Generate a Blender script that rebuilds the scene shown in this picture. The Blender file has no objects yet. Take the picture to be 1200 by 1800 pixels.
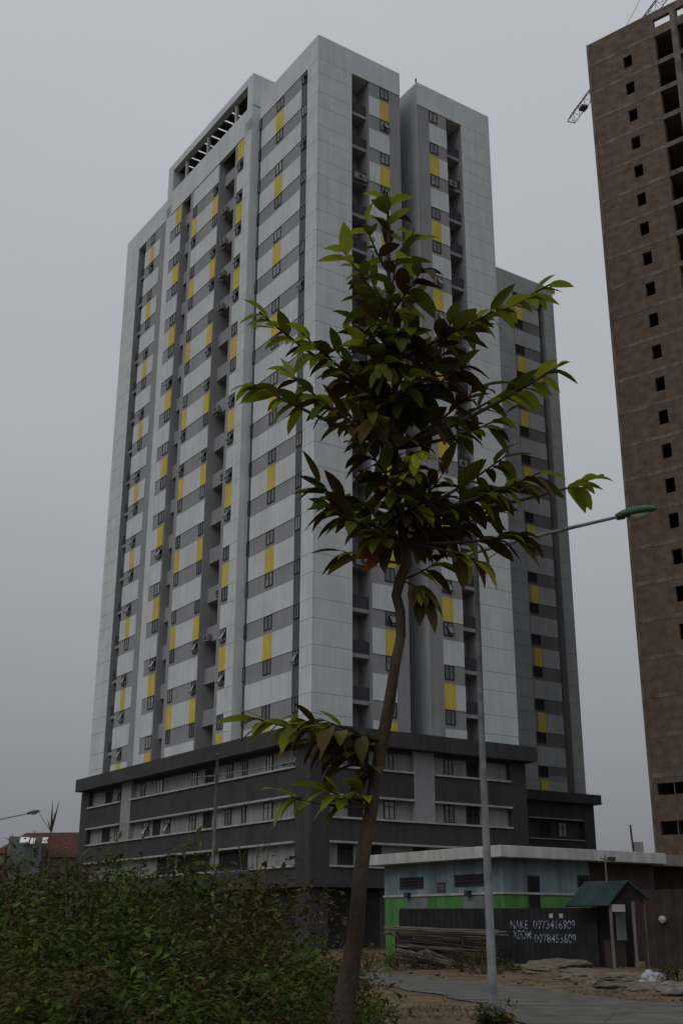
import bpy, bmesh, math, random
from mathutils import Vector, Matrix, noise
S = bpy.context.scene
COL = S.collection
R = math.radians
# ---------------------------------------------------------------- camera
CAMH, FPX, PITCH, ROLL = 1.4, 2035.0, R(19.7), R(0.13)
cd = bpy.data.cameras.new('camera'); cam = bpy.data.objects.new('camera', cd); COL.objects.link(cam)
cam.matrix_world = Matrix.Translation((0, 0, CAMH)) @ Matrix.Rotation(R(90)+PITCH, 4, 'X') @ Matrix.Rotation(ROLL, 4, 'Z')
cd.sensor_fit = 'VERTICAL'; cd.sensor_height = 36; cd.lens = FPX/1800*36; cd.clip_end = 2000
S.camera = cam
CM = cam.matrix_world.copy()
# ---------------------------------------------------------------- world: overcast evening sky
W = bpy.data.worlds.new('World'); S.world = W; W.use_nodes = True
nt = W.node_tree; nt.nodes.clear()
out = nt.nodes.new('ShaderNodeOutputWorld'); bg = nt.nodes.new('ShaderNodeBackground')
sky = nt.nodes.new('ShaderNodeTexSky'); sky.sky_type = 'NISHITA'; sky.sun_disc = False
SUN_AZ, SUN_EL = R(-142), R(42)          # azimuth from +Y, clockwise
sky.sun_elevation = SUN_EL; sky.sun_rotation = SUN_AZ; sky.dust_density = 6; sky.air_density = 1.2
hs = nt.nodes.new('ShaderNodeHueSaturation'); hs.inputs['Saturation'].default_value = .12; hs.inputs['Value'].default_value = .10
nt.links.new(sky.outputs[0], hs.inputs['Color'])
tc = nt.nodes.new('ShaderNodeTexCoord'); sp = nt.nodes.new('ShaderNodeSeparateXYZ'); nt.links.new(tc.outputs['Generated'], sp.inputs[0])
cr = nt.nodes.new('ShaderNodeValToRGB'); nt.links.new(sp.outputs['Z'], cr.inputs[0])
def stop(p, c):
    e = cr.color_ramp.elements.new(p); e.color = (c*.965, c*1.0, c*1.075, 1)
els = cr.color_ramp.elements
els[0].position = 0; els[0].color = (.14, .145, .155, 1)
els[1].position = 1; els[1].color = (.49, .53, .565, 1)
for p, c in ((.05, .215), (.10, .25), (.16, .285), (.27, .35), (.38, .42), (.5, .46), (.62, .49), (.75, .51)): stop(p, c)
ns = nt.nodes.new('ShaderNodeTexNoise'); ns.inputs['Scale'].default_value = 1.6; ns.inputs['Detail'].default_value = 4
mpn = nt.nodes.new('ShaderNodeMapping'); mpn.inputs['Scale'].default_value = (1, 1, 3); nt.links.new(tc.outputs['Generated'], mpn.inputs[0]); nt.links.new(mpn.outputs[0], ns.inputs['Vector'])
mr = nt.nodes.new('ShaderNodeMapRange'); mr.inputs['To Min'].default_value = .91; mr.inputs['To Max'].default_value = 1.09; nt.links.new(ns.outputs[0], mr.inputs[0])
vm = nt.nodes.new('ShaderNodeVectorMath'); vm.operation = 'SCALE'; nt.links.new(cr.outputs[0], vm.inputs[0]); nt.links.new(mr.outputs[0], vm.inputs['Scale'])
mx = nt.nodes.new('ShaderNodeMixRGB'); mx.inputs[0].default_value = .06
nt.links.new(vm.outputs[0], mx.inputs[1]); nt.links.new(hs.outputs[0], mx.inputs[2])
nt.links.new(mx.outputs[0], bg.inputs[0]); bg.inputs[1].default_value = 1.0; nt.links.new(bg.outputs[0], out.inputs[0])
sl = bpy.data.lights.new('sun', 'SUN'); sl.energy = .5; sl.angle = R(40); sl.color = (1, .98, .95)
so = bpy.data.objects.new('sun', sl); COL.objects.link(so)
sd = Vector((math.sin(SUN_AZ)*math.cos(SUN_EL), math.cos(SUN_AZ)*math.cos(SUN_EL), math.sin(SUN_EL)))
so.rotation_euler = sd.to_track_quat('Z', 'Y').to_euler(); so.location = (0, 0, 60)
S.view_settings.view_transform = 'Standard'; S.view_settings.look = 'None'; S.view_settings.exposure = 0; S.view_settings.gamma = 1
S.render.engine = 'CYCLES'

# ---------------------------------------------------------------- helpers
def ray(u, v):
    return (CM.to_3x3() @ Vector(((u-600)/FPX, -(v-900)/FPX, -1)))
def at(u, v, Y):                       # the point that stands Y metres away (along world Y)
    d = ray(u, v); return Vector((0, 0, CAMH)) + d*(Y/d.y)
def gnd(u, v, z=0.0):
    d = ray(u, v); return Vector((0, 0, CAMH)) + d*((z-CAMH)/d.z)

class MB:
    def __init__(s): s.v = []; s.f = []; s.m = []; s.mats = []
    def mi(s, mat):
        if mat not in s.mats: s.mats.append(mat)
        return s.mats.index(mat)
    def box(s, x0, x1, y0, y1, z0, z1, mat=None):
        i = len(s.v); k = s.mi(mat)
        s.v += [(x0,y0,z0),(x1,y0,z0),(x1,y1,z0),(x0,y1,z0),(x0,y0,z1),(x1,y0,z1),(x1,y1,z1),(x0,y1,z1)]
        s.f += [(i,i+3,i+2,i+1),(i+4,i+5,i+6,i+7),(i,i+1,i+5,i+4),(i+1,i+2,i+6,i+5),(i+2,i+3,i+7,i+6),(i+3,i,i+4,i+7)]
        s.m += [k]*6; return s
    def obox(s, M, sx, sy, sz, mat=None):      # box centred on matrix M
        i = len(s.v); k = s.mi(mat)
        for z in (-1,1):
            for x, y in ((-1,-1),(1,-1),(1,1),(-1,1)): s.v.append(tuple(M @ Vector((x*sx/2, y*sy/2, z*sz/2))))
        s.f += [(i,i+3,i+2,i+1),(i+4,i+5,i+6,i+7),(i,i+1,i+5,i+4),(i+1,i+2,i+6,i+5),(i+2,i+3,i+7,i+6),(i+3,i,i+4,i+7)]
        s.m += [k]*6; return s
    def prism(s, poly, z0, z1, mat=None):
        i = len(s.v); n = len(poly); k = s.mi(mat)
        s.v += [(x,y,z0) for x,y in poly]+[(x,y,z1) for x,y in poly]
        s.f += [tuple(range(i+n-1, i-1, -1)), tuple(range(i+n, i+2*n))]
        s.f += [(i+j, i+(j+1)%n, i+n+(j+1)%n, i+n+j) for j in range(n)]
        s.m += [k]*(n+2); return s
    def poly3(s, pts, mat=None):
        i = len(s.v); s.v += [tuple(p) for p in pts]; s.f.append(tuple(range(i, i+len(pts)))); s.m.append(s.mi(mat)); return s
    def tube(s, pts, rad, mat=None, n=8, cap=True):
        pts = [Vector(p) for p in pts]; k = s.mi(mat)
        if not hasattr(rad, '__len__'): rad = [rad]*len(pts)
        i0 = len(s.v); up = None
        for j, p in enumerate(pts):
            a = pts[max(j-1,0)]; b = pts[min(j+1,len(pts)-1)]; t = (b-a).normalized()
            if up is None: up = Vector((0,0,1)) if abs(t.z) < .9 else Vector((1,0,0))
            x = t.cross(up).normalized(); y = x.cross(t).normalized(); up = y
            for q in range(n):
                an = 2*math.pi*q/n; s.v.append(tuple(p + (x*math.cos(an)+y*math.sin(an))*rad[j]))
        for j in range(len(pts)-1):
            for q in range(n):
                a = i0+j*n+q; b = i0+j*n+(q+1)%n
                s.f.append((a, b, b+n, a+n)); s.m.append(k)
        if cap:
            s.f.append(tuple(i0+q for q in range(n))); s.m.append(k)
            e = i0+(len(pts)-1)*n; s.f.append(tuple(e+q for q in range(n-1,-1,-1))); s.m.append(k)
        return s
    def mesh(s, name, smooth=False):
        me = bpy.data.meshes.new(name); me.from_pydata(s.v, [], s.f)
        for m in s.mats: me.materials.append(m)
        me.polygons.foreach_set('material_index', s.m)
        if smooth: me.polygons.foreach_set('use_smooth', [True]*len(s.f))
        me.update(); return me
    def build(s, name, parent=None, smooth=False, bevel=0, fix=False, **k):
        me = s.mesh(name, smooth)
        if fix or bevel:
            bm = bmesh.new(); bm.from_mesh(me); bmesh.ops.recalc_face_normals(bm, faces=bm.faces); bm.to_mesh(me); bm.free()
        o = bpy.data.objects.new(name, me); COL.objects.link(o); o.parent = parent
        if bevel:
            b = o.modifiers.new('bevel', 'BEVEL'); b.width = bevel; b.segments = 2; b.limit_method = 'ANGLE'
        for a, b in k.items(): o[a] = b
        return o
def empty(name, loc, rz=0, **k):
    o = bpy.data.objects.new(name, None); COL.objects.link(o); o.location = loc; o.rotation_euler = (0,0,rz); o.empty_display_size = .3
    for a, b in k.items(): o[a] = b
    return o
def kids(o): return [c for c in bpy.data.objects if c.parent == o]
def copy_tree(o, parent=None, **k):
    c = o.copy(); COL.objects.link(c); c.parent = parent
    for ch in kids(o): copy_tree(ch, c)
    for a, b in k.items(): c[a] = b
    return c

# ---------------------------------------------------------------- materials
def mat(name, col, rough=.8, var=.12, scale=3.0, col2=None, metal=0, spec=.2, bump=0, streak=0, coord='Object', detail=6, cuts=(.35,.65), stretch=(1,1,1)):
    m = bpy.data.materials.new(name); m.use_nodes = True; t = m.node_tree; b = t.nodes['Principled BSDF']
    b.inputs['Roughness'].default_value = rough; b.inputs['Metallic'].default_value = metal
    b.inputs['Specular IOR Level'].default_value = spec
    tcn = t.nodes.new('ShaderNodeTexCoord'); mp = t.nodes.new('ShaderNodeMapping'); mp.inputs['Scale'].default_value = stretch
    t.links.new(tcn.outputs[coord], mp.inputs[0])
    n = t.nodes.new('ShaderNodeTexNoise'); n.inputs['Scale'].default_value = scale; n.inputs['Detail'].default_value = detail
    t.links.new(mp.outputs[0], n.inputs['Vector'])
    r = t.nodes.new('ShaderNodeValToRGB'); e = r.color_ramp.elements
    e[0].position, e[1].position = cuts
    c2 = col2 or tuple(min(1, c*(1+var)) for c in col)
    e[0].color = (*[c*(1-var) if col2 is None else c for c in col], 1); e[1].color = (*c2, 1)
    t.links.new(n.outputs[0], r.inputs[0]); last = r.outputs[0]
    if streak:
        mp2 = t.nodes.new('ShaderNodeMapping'); mp2.inputs['Scale'].default_value = (1.2, 1.2, .07)
        t.links.new(tcn.outputs[coord], mp2.inputs[0])
        n2 = t.nodes.new('ShaderNodeTexNoise'); n2.inputs['Scale'].default_value = 2.2; n2.inputs['Detail'].default_value = 5
        t.links.new(mp2.outputs[0], n2.inputs['Vector'])
        q = t.nodes.new('ShaderNodeMapRange'); q.inputs[1].default_value = .35; q.inputs[2].default_value = .7; q.inputs[3].default_value = 1; q.inputs[4].default_value = 1-streak
        t.links.new(n2.outputs[0], q.inputs[0])
        v = t.nodes.new('ShaderNodeVectorMath'); v.operation = 'SCALE'; t.links.new(last, v.inputs[0]); t.links.new(q.outputs[0], v.inputs['Scale']); last = v.outputs[0]
    t.links.new(last, b.inputs['Base Color'])
    if bump:
        n3 = t.nodes.new('ShaderNodeTexNoise'); n3.inputs['Scale'].default_value = scale*6; n3.inputs['Detail'].default_value = 4
        t.links.new(mp.outputs[0], n3.inputs['Vector'])
        bp = t.nodes.new('ShaderNodeBump'); bp.inputs['Strength'].default_value = bump; bp.inputs['Distance'].default_value = .03
        t.links.new(n3.outputs[0], bp.inputs['Height']); t.links.new(bp.outputs[0], b.inputs['Normal'])
    return m
def leafmat(name, col, col2, scale=2.5, trans=.3):
    m = bpy.data.materials.new(name); m.use_nodes = True; t = m.node_tree; t.nodes.clear()
    o = t.nodes.new('ShaderNodeOutputMaterial'); p = t.nodes.new('ShaderNodeBsdfPrincipled'); tr = t.nodes.new('ShaderNodeBsdfTranslucent'); mx = t.nodes.new('ShaderNodeMixShader')
    p.inputs['Roughness'].default_value = .55; p.inputs['Specular IOR Level'].default_value = .1
    tcn = t.nodes.new('ShaderNodeTexCoord'); n = t.nodes.new('ShaderNodeTexNoise'); n.inputs['Scale'].default_value = scale; n.inputs['Detail'].default_value = 3
    t.links.new(tcn.outputs['Object'], n.inputs['Vector'])
    r = t.nodes.new('ShaderNodeValToRGB'); r.color_ramp.elements[0].position = .35; r.color_ramp.elements[1].position = .65
    r.color_ramp.elements[0].color = (*col, 1); r.color_ramp.elements[1].color = (*col2, 1)
    t.links.new(n.outputs[0], r.inputs[0]); t.links.new(r.outputs[0], p.inputs['Base Color']); t.links.new(r.outputs[0], tr.inputs[0])
    mx.inputs[0].default_value = trans
    t.links.new(p.outputs[0], mx.inputs[1]); t.links.new(tr.outputs[0], mx.inputs[2]); t.links.new(mx.outputs[0], o.inputs[0]); return m
M_white = mat('white cladding', (.60,.635,.645), .7, .06, .5, streak=.13)
M_pale = mat('pale grey and wing shade cladding', (.38,.40,.41), .7, .08, .35, streak=.14)  # also replaces white on the rear wing, its shade put into the colour
M_grey = mat('mid grey cladding', (.295,.30,.31), .75, .07, .4, streak=.12)
M_wing_shade = mat('wing cladding with painted shade', (.17,.17,.18), .75, .1, .4, streak=.2)  # rear wing bands: shade put into the grey
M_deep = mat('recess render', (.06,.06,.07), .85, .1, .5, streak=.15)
M_yellow = mat('yellow panel', (.62,.49,.08), .6, .08, .6, streak=.15)
M_char = mat('charcoal cladding', (.060,.058,.061), .75, .12, .5, streak=.2)
M_trim = mat('white ledge trim', (.38,.38,.38), .7, .15, 1.5, streak=.15)
M_strip = mat('blue grey glazed strip', (.085,.10,.105), .5, .1, .8, streak=.1)
M_frame = mat('dark window frame', (.035,.037,.04), .5, .1, 3)
M_joint = mat('panel joint', (.06,.06,.06), .9, .1, 3)
M_podpale = mat('podium pale wall', (.27,.275,.27), .8, .12, .8, streak=.25)
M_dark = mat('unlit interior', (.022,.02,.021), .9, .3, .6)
M_glass = mat('window glass', (.06,.065,.07), .12, .3, .9, spec=.8)
M_sash = mat('tinted sash glass', (.20,.215,.22), .2, .15, .9, spec=.7)
M_curt = mat('curtained glass', (.17,.16,.15), .35, .5, 2, spec=.6)
M_steel = mat('galvanised steel', (.17,.18,.185), .7, .3, 3, metal=.1, streak=.2)
M_green = mat('green lamp housing', (.05,.12,.065), .6, .2, 6)
M_lampglass = mat('frosted lamp cover', (.30,.34,.30), .25, .1, 4, spec=.5)

# ================================================================= GROUND AND ROAD
bm = bmesh.new()
Lg = 420
bmesh.ops.create_grid(bm, x_segments=120, y_segments=120, size=Lg)
for v in bm.verts: v.co.y += 250
me = bpy.data.meshes.new('ground'); 
bm.to_mesh(me); bm.free()
M_ground = mat('brown earth and dry grass', (.075,.058,.038), .95, 0, .9, col2=(.19,.13,.07), bump=.4, detail=10)
me.materials.append(M_ground)
g = bpy.data.objects.new('ground', me); COL.objects.link(g); g['kind'] = 'structure'
M_road = mat('worn grey concrete road', (.125,.121,.112), .9, .22, 1.6, bump=.5, spec=.04, detail=10)
far = [gnd(*p) for p in ((500,1704),(560,1707),(650,1711),(760,1718),(860,1728),(950,1739),(1030,1752),(1110,1760),(1200,1766),(1330,1778))]
near = [gnd(*p) for p in ((500,1721),(560,1724),(650,1731),(740,1745),(800,1756),(860,1773),(930,1801),(1000,1850),(1100,1960),(1250,2300))]
rb = MB(); rnd = random.Random(4)
def wob(p, k): return (p[0]+math.sin(p[1]*2.1+k)*.12, p[1]+math.sin(p[0]*3.3+k)*.1, .02)
def subdiv(L, n=6):
    o = []
    for a, b in zip(L, L[1:]):
        for i in range(n): o.append(a.lerp(b, i/n))
    return o+[L[-1]]
F_, N_ = subdiv(far), subdiv(near)
for i in range(len(F_)-1):
    rb.poly3([wob(N_[i],1), wob(N_[i+1],1), wob(F_[i+1],2), wob(F_[i],2)], M_road)
    rb.poly3([wob(F_[i],2), wob(F_[i+1],2), (F_[i+1][0], F_[i+1][1]+.1, -.1), (F_[i][0], F_[i][1]+.1, -.1)], M_road)
rb.build('road', kind='structure')

# ================================================================= MAIN APARTMENT TOWER
TW = empty('apartment_tower', (-1.978, 77.475, 0), R(34.05), label='tall white and grey apartment tower with yellow panels and a dark charcoal podium', category='building')
F0, FH, WHT = 19.56, 3.294, 1.88      # white band k starts at F0+k*FH and is WHT high
ZB, ZT = 12.9, 71.35
def zb(k): return F0+k*FH
ks = range(-2, 15)
TOPB = zb(14)+WHT+1.45                 # top of the last grey band
poly = [(0,0),(3.3,0),(3.3,1.7),(5.06,1.7),(5.06,0),(8.33,0),(8.33,7),(10.2,7),(10.2,0),(13.45,0),(13.45,1.7),(15.16,1.7),(15.16,0),(18.48,0),(18.48,19),
        (42.2,19),(42.2,20.6),(43.2,20.6),(43.2,19),(44.7,19),(44.7,38),(0,38),(0,34.8),(1.8,34.8),(1.8,33.08),(0,33.08),(0,26.5),(-.8,26.5),(-.8,23.0),(1.2,23.0),
        (1.2,21.2),(-.8,21.2),(-.8,15.4),(1.2,15.4),(1.2,12.44),(-.8,12.44),(-.8,9.55),(0,9.55)]
poly = poly[::-1]
poly = poly[::-1]
wm = MB(); wm.prism(poly, 13.3, 69.0, M_grey); wm.build('wall', TW, fix=True)
# roof block (above the top floor) with the terrace opening left free behind the roof frame
rm = MB()
rm.prism([(0,0),(8.33,0),(8.33,7),(10.2,7),(10.2,0),(18.48,0),(18.48,19),(44.7,19),(44.7,38),(0,38),(0,26.5),(3.2,26.5),(3.2,9.55),(0,9.55)], 69.002, 70.3, M_white)
for a in ((0,8.33,0,.3),(10.2,18.48,0,.3),(0,.3,.3,9.55),(0,.3,26.5,38),(18.18,18.48,.3,19),(8.03,8.33,.3,7),(10.2,10.5,.3,7),(18.48,44.7,19,19.3),(44.4,44.7,19.3,37.7),(.3,44.7,37.7,38)):
    rm.box(*a, 70.3, ZT, M_white)
rm.build('parapet', TW, fix=True)
B = -.8
# facade panels: P = proud distance. left(...) sits on a plane x = const, right(...) on y = const
pm = MB()
def left(y0, y1, z0, z1, m, x=0, pr=.05, mb=None): (mb or pm).box(x-pr, x+.02, y0, y1, z0, z1, m)
def right(x0, x1, z0, z1, m, y=0, pr=.05, mb=None): (mb or pm).box(x0, x1, y-pr, y+.02, z0, z1, m)
J = .03
def corner_strip(fn, a, b, m, **k):
    for i in ks:
        fn(a, b, zb(i)+J/2, zb(i)+WHT-J/2, m, **k)
        fn(a, b, zb(i)+WHT+J/2, zb(i+1)-J/2 if i < 14 else TOPB-J/2, m, **k)
# main corner, wrapping both faces
corner_strip(left, -.05, 1.58, M_white)
corner_strip(right, .004, 3.3, M_white)
corner_strip(right, 15.16, 18.48, M_white)
corner_strip(left, 34.8, 38, M_white)
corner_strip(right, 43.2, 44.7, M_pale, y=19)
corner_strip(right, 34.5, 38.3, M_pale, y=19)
corner_strip(left, 9.55, 10.78, M_white, x=B)
left(25.4, 26.5, 13.4, TOPB, M_white, x=B)
# yellow panels: separate parts, and white bands between them
def yel(side, a, b, k, pos):
    y = MB()
    if side == 'L': y.box(pos-.056, pos+.02, a, b, max(zb(k), 13.5), zb(k)+WHT, M_yellow)
    else: y.box(a, b, pos-.056, pos+.02, max(zb(k), 13.5), zb(k)+WHT, M_yellow)
    y.build('yellow_panel', TW)
for k in ks:
    z0, z1 = max(zb(k), 13.5), zb(k)+WHT
    ev = k % 2 == 0
    # front tower, left face
    if ev:
        left(2.53, 5.34, z0, z1, M_white); left(6.62, 9.1, z0, z1, M_white); yel('L', 5.35, 6.61, k, 0)
    else:
        left(2.53, 5.34, z0, z1, M_white); left(5.36, 6.60, z0, z1, M_white); left(6.62, 9.1, z0, z1, M_white)
    # projecting bay: right column
    left(10.79, 11.9, z0, z1, M_white, x=B) if not ev else yel('L', 10.8, 11.85, k, B)
    # projecting bay: middle band
    left(16.42, 19.55, z0, z1, M_white, x=B)
    if ev:
        left(15.42, 16.40, z0, z1, M_white, x=B); left(19.57, 20.52, z0, z1, M_white, x=B)
    else:
        yel('L', 15.42, 16.41, k, B); yel('L', 19.56, 20.52, k, B)
    # projecting bay: left column
    left(24.3, 25.38, z0, z1, M_white, x=B)
    if ev: yel('L', 23.1, 24.29, k, B)
    else: left(23.1, 24.28, z0, z1, M_white, x=B)
    # end wing
    if ev: left(29.5, 30.88, z0, z1, M_white); left(31.82, 33.06, z0, z1, M_white); yel('L', 30.9, 31.8, k, 0)
    else: left(29.5, 33.06, z0, z1, M_white)
    # right faces
    if ev: right(5.08, 6.18, z0, z1, M_white); yel('R', 6.2, 7.15, k, 0)
    else: right(5.08, 7.15, z0, z1, M_white)
    if ev: right(11.5, 13.43, z0, z1, M_white)
    else: right(12.5, 13.43, z0, z1, M_white); yel('R', 11.5, 12.48, k, 0)
    right(38.4, 42.18, z0+WHT+.01, zb(k+1)-.01 if k < 14 else TOPB, M_wing_shade, y=19, pr=.01)  # rear wing: bands and panels carry painted shade
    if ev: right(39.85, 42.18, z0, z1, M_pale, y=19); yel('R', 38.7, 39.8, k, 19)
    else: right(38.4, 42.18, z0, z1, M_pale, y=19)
# top white fascia above the highest grey band, over the recesses too
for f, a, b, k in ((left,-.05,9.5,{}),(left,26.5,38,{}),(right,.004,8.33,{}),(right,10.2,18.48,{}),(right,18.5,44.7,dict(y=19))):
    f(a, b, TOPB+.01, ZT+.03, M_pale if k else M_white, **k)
# fascia of the projecting bay below the roof terrace
pm.box(B-.05, B+.25, 9.55, 26.5, 67.75, 70.4, M_white)
# projecting bay end walls clad pale
pm.box(B, 0, 9.52, 9.548, 13.4, 70.3, M_white)
pm.box(8.33-.0, 8.345, .05, 7, ZB, 70, M_pale); pm.box(10.17, 10.199, -.05, 6.9, ZB, 71.2, M_pale)
pm.build('cladding', TW)
# roof frame
fr = MB()
fr.box(B-.05, 9, 9.5, 10.44, 70.4, 73.8, M_white); fr.box(B-.05, 9, 25.45, 26.55, 70.4, 73.8, M_white)
ys = [14.55+1.36*i for i in range(8)]
fr.box(B-.05, -.25, 10.44, 25.45, 73, 73.8, M_white)
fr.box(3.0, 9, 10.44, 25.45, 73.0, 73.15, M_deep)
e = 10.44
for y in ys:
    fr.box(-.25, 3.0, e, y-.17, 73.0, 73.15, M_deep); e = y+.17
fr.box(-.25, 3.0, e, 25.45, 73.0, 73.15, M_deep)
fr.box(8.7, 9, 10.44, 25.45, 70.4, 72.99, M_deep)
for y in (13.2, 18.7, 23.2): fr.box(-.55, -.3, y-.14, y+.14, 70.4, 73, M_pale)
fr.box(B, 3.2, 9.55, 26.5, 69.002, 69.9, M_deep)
fr.build('roof_frame', TW)
sr = MB(); sr.tube([(10.25,.1,ZT),(10.25,.1,ZT+.5)], .07, M_frame); sr.build('roof_rod', TW)
# balconies in the recesses
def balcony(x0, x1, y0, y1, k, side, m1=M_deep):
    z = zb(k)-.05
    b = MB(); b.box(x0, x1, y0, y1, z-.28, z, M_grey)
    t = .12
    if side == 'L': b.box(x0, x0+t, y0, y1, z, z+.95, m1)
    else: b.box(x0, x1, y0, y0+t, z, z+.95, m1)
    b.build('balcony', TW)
for k in list(ks)[1:]:
    balcony(B+.62, 1.2, 12.44, 15.4, k, 'L', M_grey)
    balcony(B+.5, 1.2, 21.2, 23.0, k, 'L', M_grey)
    balcony(.35, 1.8, 33.08, 34.8, k, 'L')
    balcony(3.3, 5.06, .4, 1.7, k, 'R'); balcony(13.45, 15.16, .4, 1.7, k, 'R')
M_ac = mat('off white metal', (.20,.205,.20), .6, .2, 3)
ra = random.Random(5)
def ac(x0, x1, y0, y1, z):
    a = MB(); a.box(x0, x1, y0, y1, z, z+.55, M_ac); o = a.build('air_conditioner', TW)
    g_ = MB(); yy = (y0+y1)/2; (g_.tube([(x0-.012,yy,z+.28),(x0-.004,yy,z+.28)], .2, M_frame, 12) if x1-x0 < y1-y0 else g_.tube([((x0+x1)/2,y0-.012,z+.28),((x0+x1)/2,y0-.004,z+.28)], .2, M_frame, 12)); g_.build('fan_grille', o)
for k in range(-1, 14):
    if ra.random() < .4: y = ra.choice((12.6, 14.3)); ac(B+.20, B+.5, y, y+.8, zb(k)-.05-.28)
    if ra.random() < .2: ac(3.45+ra.random()*.6, 4.25+ra.random()*.001+.6, .05, .35, zb(k)-.2)
    if ra.random() < .2: ac(13.7, 14.5, .05, .35, zb(k)-.2)
# charcoal glazed columns, then a near-black sheet on the rear wing's recess back
for bx_, mt_ in (((-.012,.01,1.6,2.5,13.4,TOPB),M_strip),((-.012,.01,9.12,9.5,13.4,TOPB),M_strip),((42.2,43.2,20.55,20.6,13.4,TOPB),M_dark)):
    cm = MB(); cm.box(*bx_, mt_); cm.build('glazed_and_recess_strip', TW)

# ---- podium
pd = MB()
PP = -.15
def pbox(x0, x1, y0, y1, z0, z1, m): pd.box(x0, x1, y0, y1, z0, z1, m)
PB, PT = 3.95, 12.97
# body
pbox(.25, 18.6, .25, 38.9, 0, PT, M_podpale)
pbox(18.6, 45.2, 19.25, 38.9, 0, PT-.4, M_char)
# left face charcoal bands and piers
def pl(y0, y1, z0, z1, m=M_char, x=PP): pbox(x, .25, y0, y1, z0, z1, m)
def pr(x0, x1, z0, z1, m=M_char, y=PP): pbox(x0, x1, y, .25, z0, z1, m)
pl(PP, 1.62, PB, PT, M_char); pr(.26, 1.42, PB, PT, M_char)
pl(37.2, 39.0, 0, PT, M_char)
pl(28.0, 29.95, 9.65, PT, M_grey); pl(28.0, 29.95, 8.15, 9.65, M_podpale)
for a, b, z0, z1 in ((1.62,28.0,9.65,11.4),(29.95,37.2,9.65,11.4),(1.62,37.2,6.65,8.1),(1.62,37.2,PB,5.03)): pl(a, b, z0, z1)
pr(17.35, 18.9, 0, PT); pr(8.42, 10.22, 8.15, PT, M_grey)
for a, b, z0, z1 in ((1.42,8.42,9.65,11.4),(10.22,17.35,9.65,11.4),(1.42,17.35,6.65,8.1),(1.42,17.35,PB,5.03)): pr(a, b, z0, z1)
pbox(1.42, 17.35, .1, .25, 12.75, PT, M_char); pbox(.1, .25, 1.62, 37.2, 12.75, PT, M_char)
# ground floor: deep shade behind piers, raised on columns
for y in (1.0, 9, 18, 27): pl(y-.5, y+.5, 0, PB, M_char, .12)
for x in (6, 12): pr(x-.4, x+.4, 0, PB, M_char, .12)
# rear podium
pbox(18.9, 45.45, 18.85, 19.25, 11.35, 12.9, M_char); pbox(44.0, 45.45, 18.8, 38.9, 0, 12.9, M_char)
pbox(18.9, 44.0, 18.85, 19.25, 0, 9.3, M_char)
pbox(18.9, 36.6, 18.86, 19.25, 9.3, 11.35, M_char)
pbox(18.45, 18.9, .3, 18.85, 0, PT, M_char)
pd.build('podium', TW)
pd2 = MB(); pd2.box(.0, .249, .0, 1.62, 0, PB-.01, M_char); pd2.box(.249, 1.42, .0, .249, 0, PB-.01, M_char); pd2.build('corner_pier', TW)
gf = MB(); gf.box(.18, .249, 1.62, 37.2, .1, PB, M_dark); gf.box(1.42, 17.35, .18, .249, .1, PB, M_dark); gf.build('ground_floor_shade', TW)  # dark sheets paint in the deep shade behind the piers
co = MB(); co.box(-.93, 19.4, -.93, 38.7, 12.98, 14.08, M_char); co.box(19.4, 46.1, 18.3, 38.7, PT-.1, 13.8, M_char)
co.build('cornice', TW)
def ledge(a): 
    m = MB(); m.box(*a, M_trim); m.build('ledge', TW)
for z in (11.40, 9.54, 8.10, 6.55, 5.03):
    h = .13; q = PP-.14
    segsL = [(1.62,28.0),(29.95,37.2)] if z > 9.5 else [(1.62,37.2)]
    segsR = [(1.42,8.42),(10.22,17.35)] if z > 9.5 else [(1.42,17.35)]
    if z < 5.1: segsL = [(1.62, 7.5),(12.8,23)]
    for a, b in segsL: ledge((q, .251, a, b, z, z+h))
    for a, b in segsR: ledge((a, b, q, .251, z, z+h))
for z in (11.22, 9.3): ledge((36.6, 43.9, 18.72, 19.0, z, z+.1))
ca = MB(); ca.box(-.45, .2, -.45, 12, 3.78, 3.93, M_deep); ca.box(.2, 17.5, -.45, .2, 3.78, 3.93, M_deep); ca.build('canopy', TW)

# ---- windows: frame, pane, sometimes an open top-hung sash
WINS = []       # (origin in tower space, outward dir, width dir, w, h, open)
def win(side, a, b, z0, z1, pos, op=0, kind=0):
    if side == 'L': o = Vector((pos-.01, (a+b)/2, (z0+z1)/2)); rz = R(-90)
    else: o = Vector(((a+b)/2, pos-.01, (z0+z1)/2)); rz = 0
    WINS.append((o, rz, b-a, z1-z0, op, kind))
rn = random.Random(11)
for k in ks:
    z0, z1 = zb(k)+WHT+.32, zb(k)+WHT+1.40
    if zb(k)+WHT < 14: continue
    r = rn.random
    o = lambda p: (1 if r() < p else 0)
    win('L', 5.45, 6.55, z0, z1, 0, o(.15)); win('L', 1.68, 2.44, z0, z1, -.014, o(.3)); win('L', 9.14, 9.48, z0, z1, -.014, 0)
    if k < 14: win('L', 10.85, 11.8, z0, z1, B, o(.5)); win('L', 15.5, 16.3, z0, z1, B, o(.45)); win('L', 19.7, 20.45, z0, z1, B, o(.25))
    if k < 14: win('L', 23.1, 24.25, z0, z1, B, o(.2))
    win('L', 30.9, 31.8, z0, z1, 0, o(.35))
    win('R', 6.2, 7.1, z0, z1, 0, o(.35)); win('R', 11.52, 12.42, z0, z1, 0, o(.3)); win('R', 38.45, 39.7, z0, z1, 19, 0, 1)
r1, r2, r3 = (11.55,12.7), (8.27,9.5), (5.2,6.5)
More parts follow.
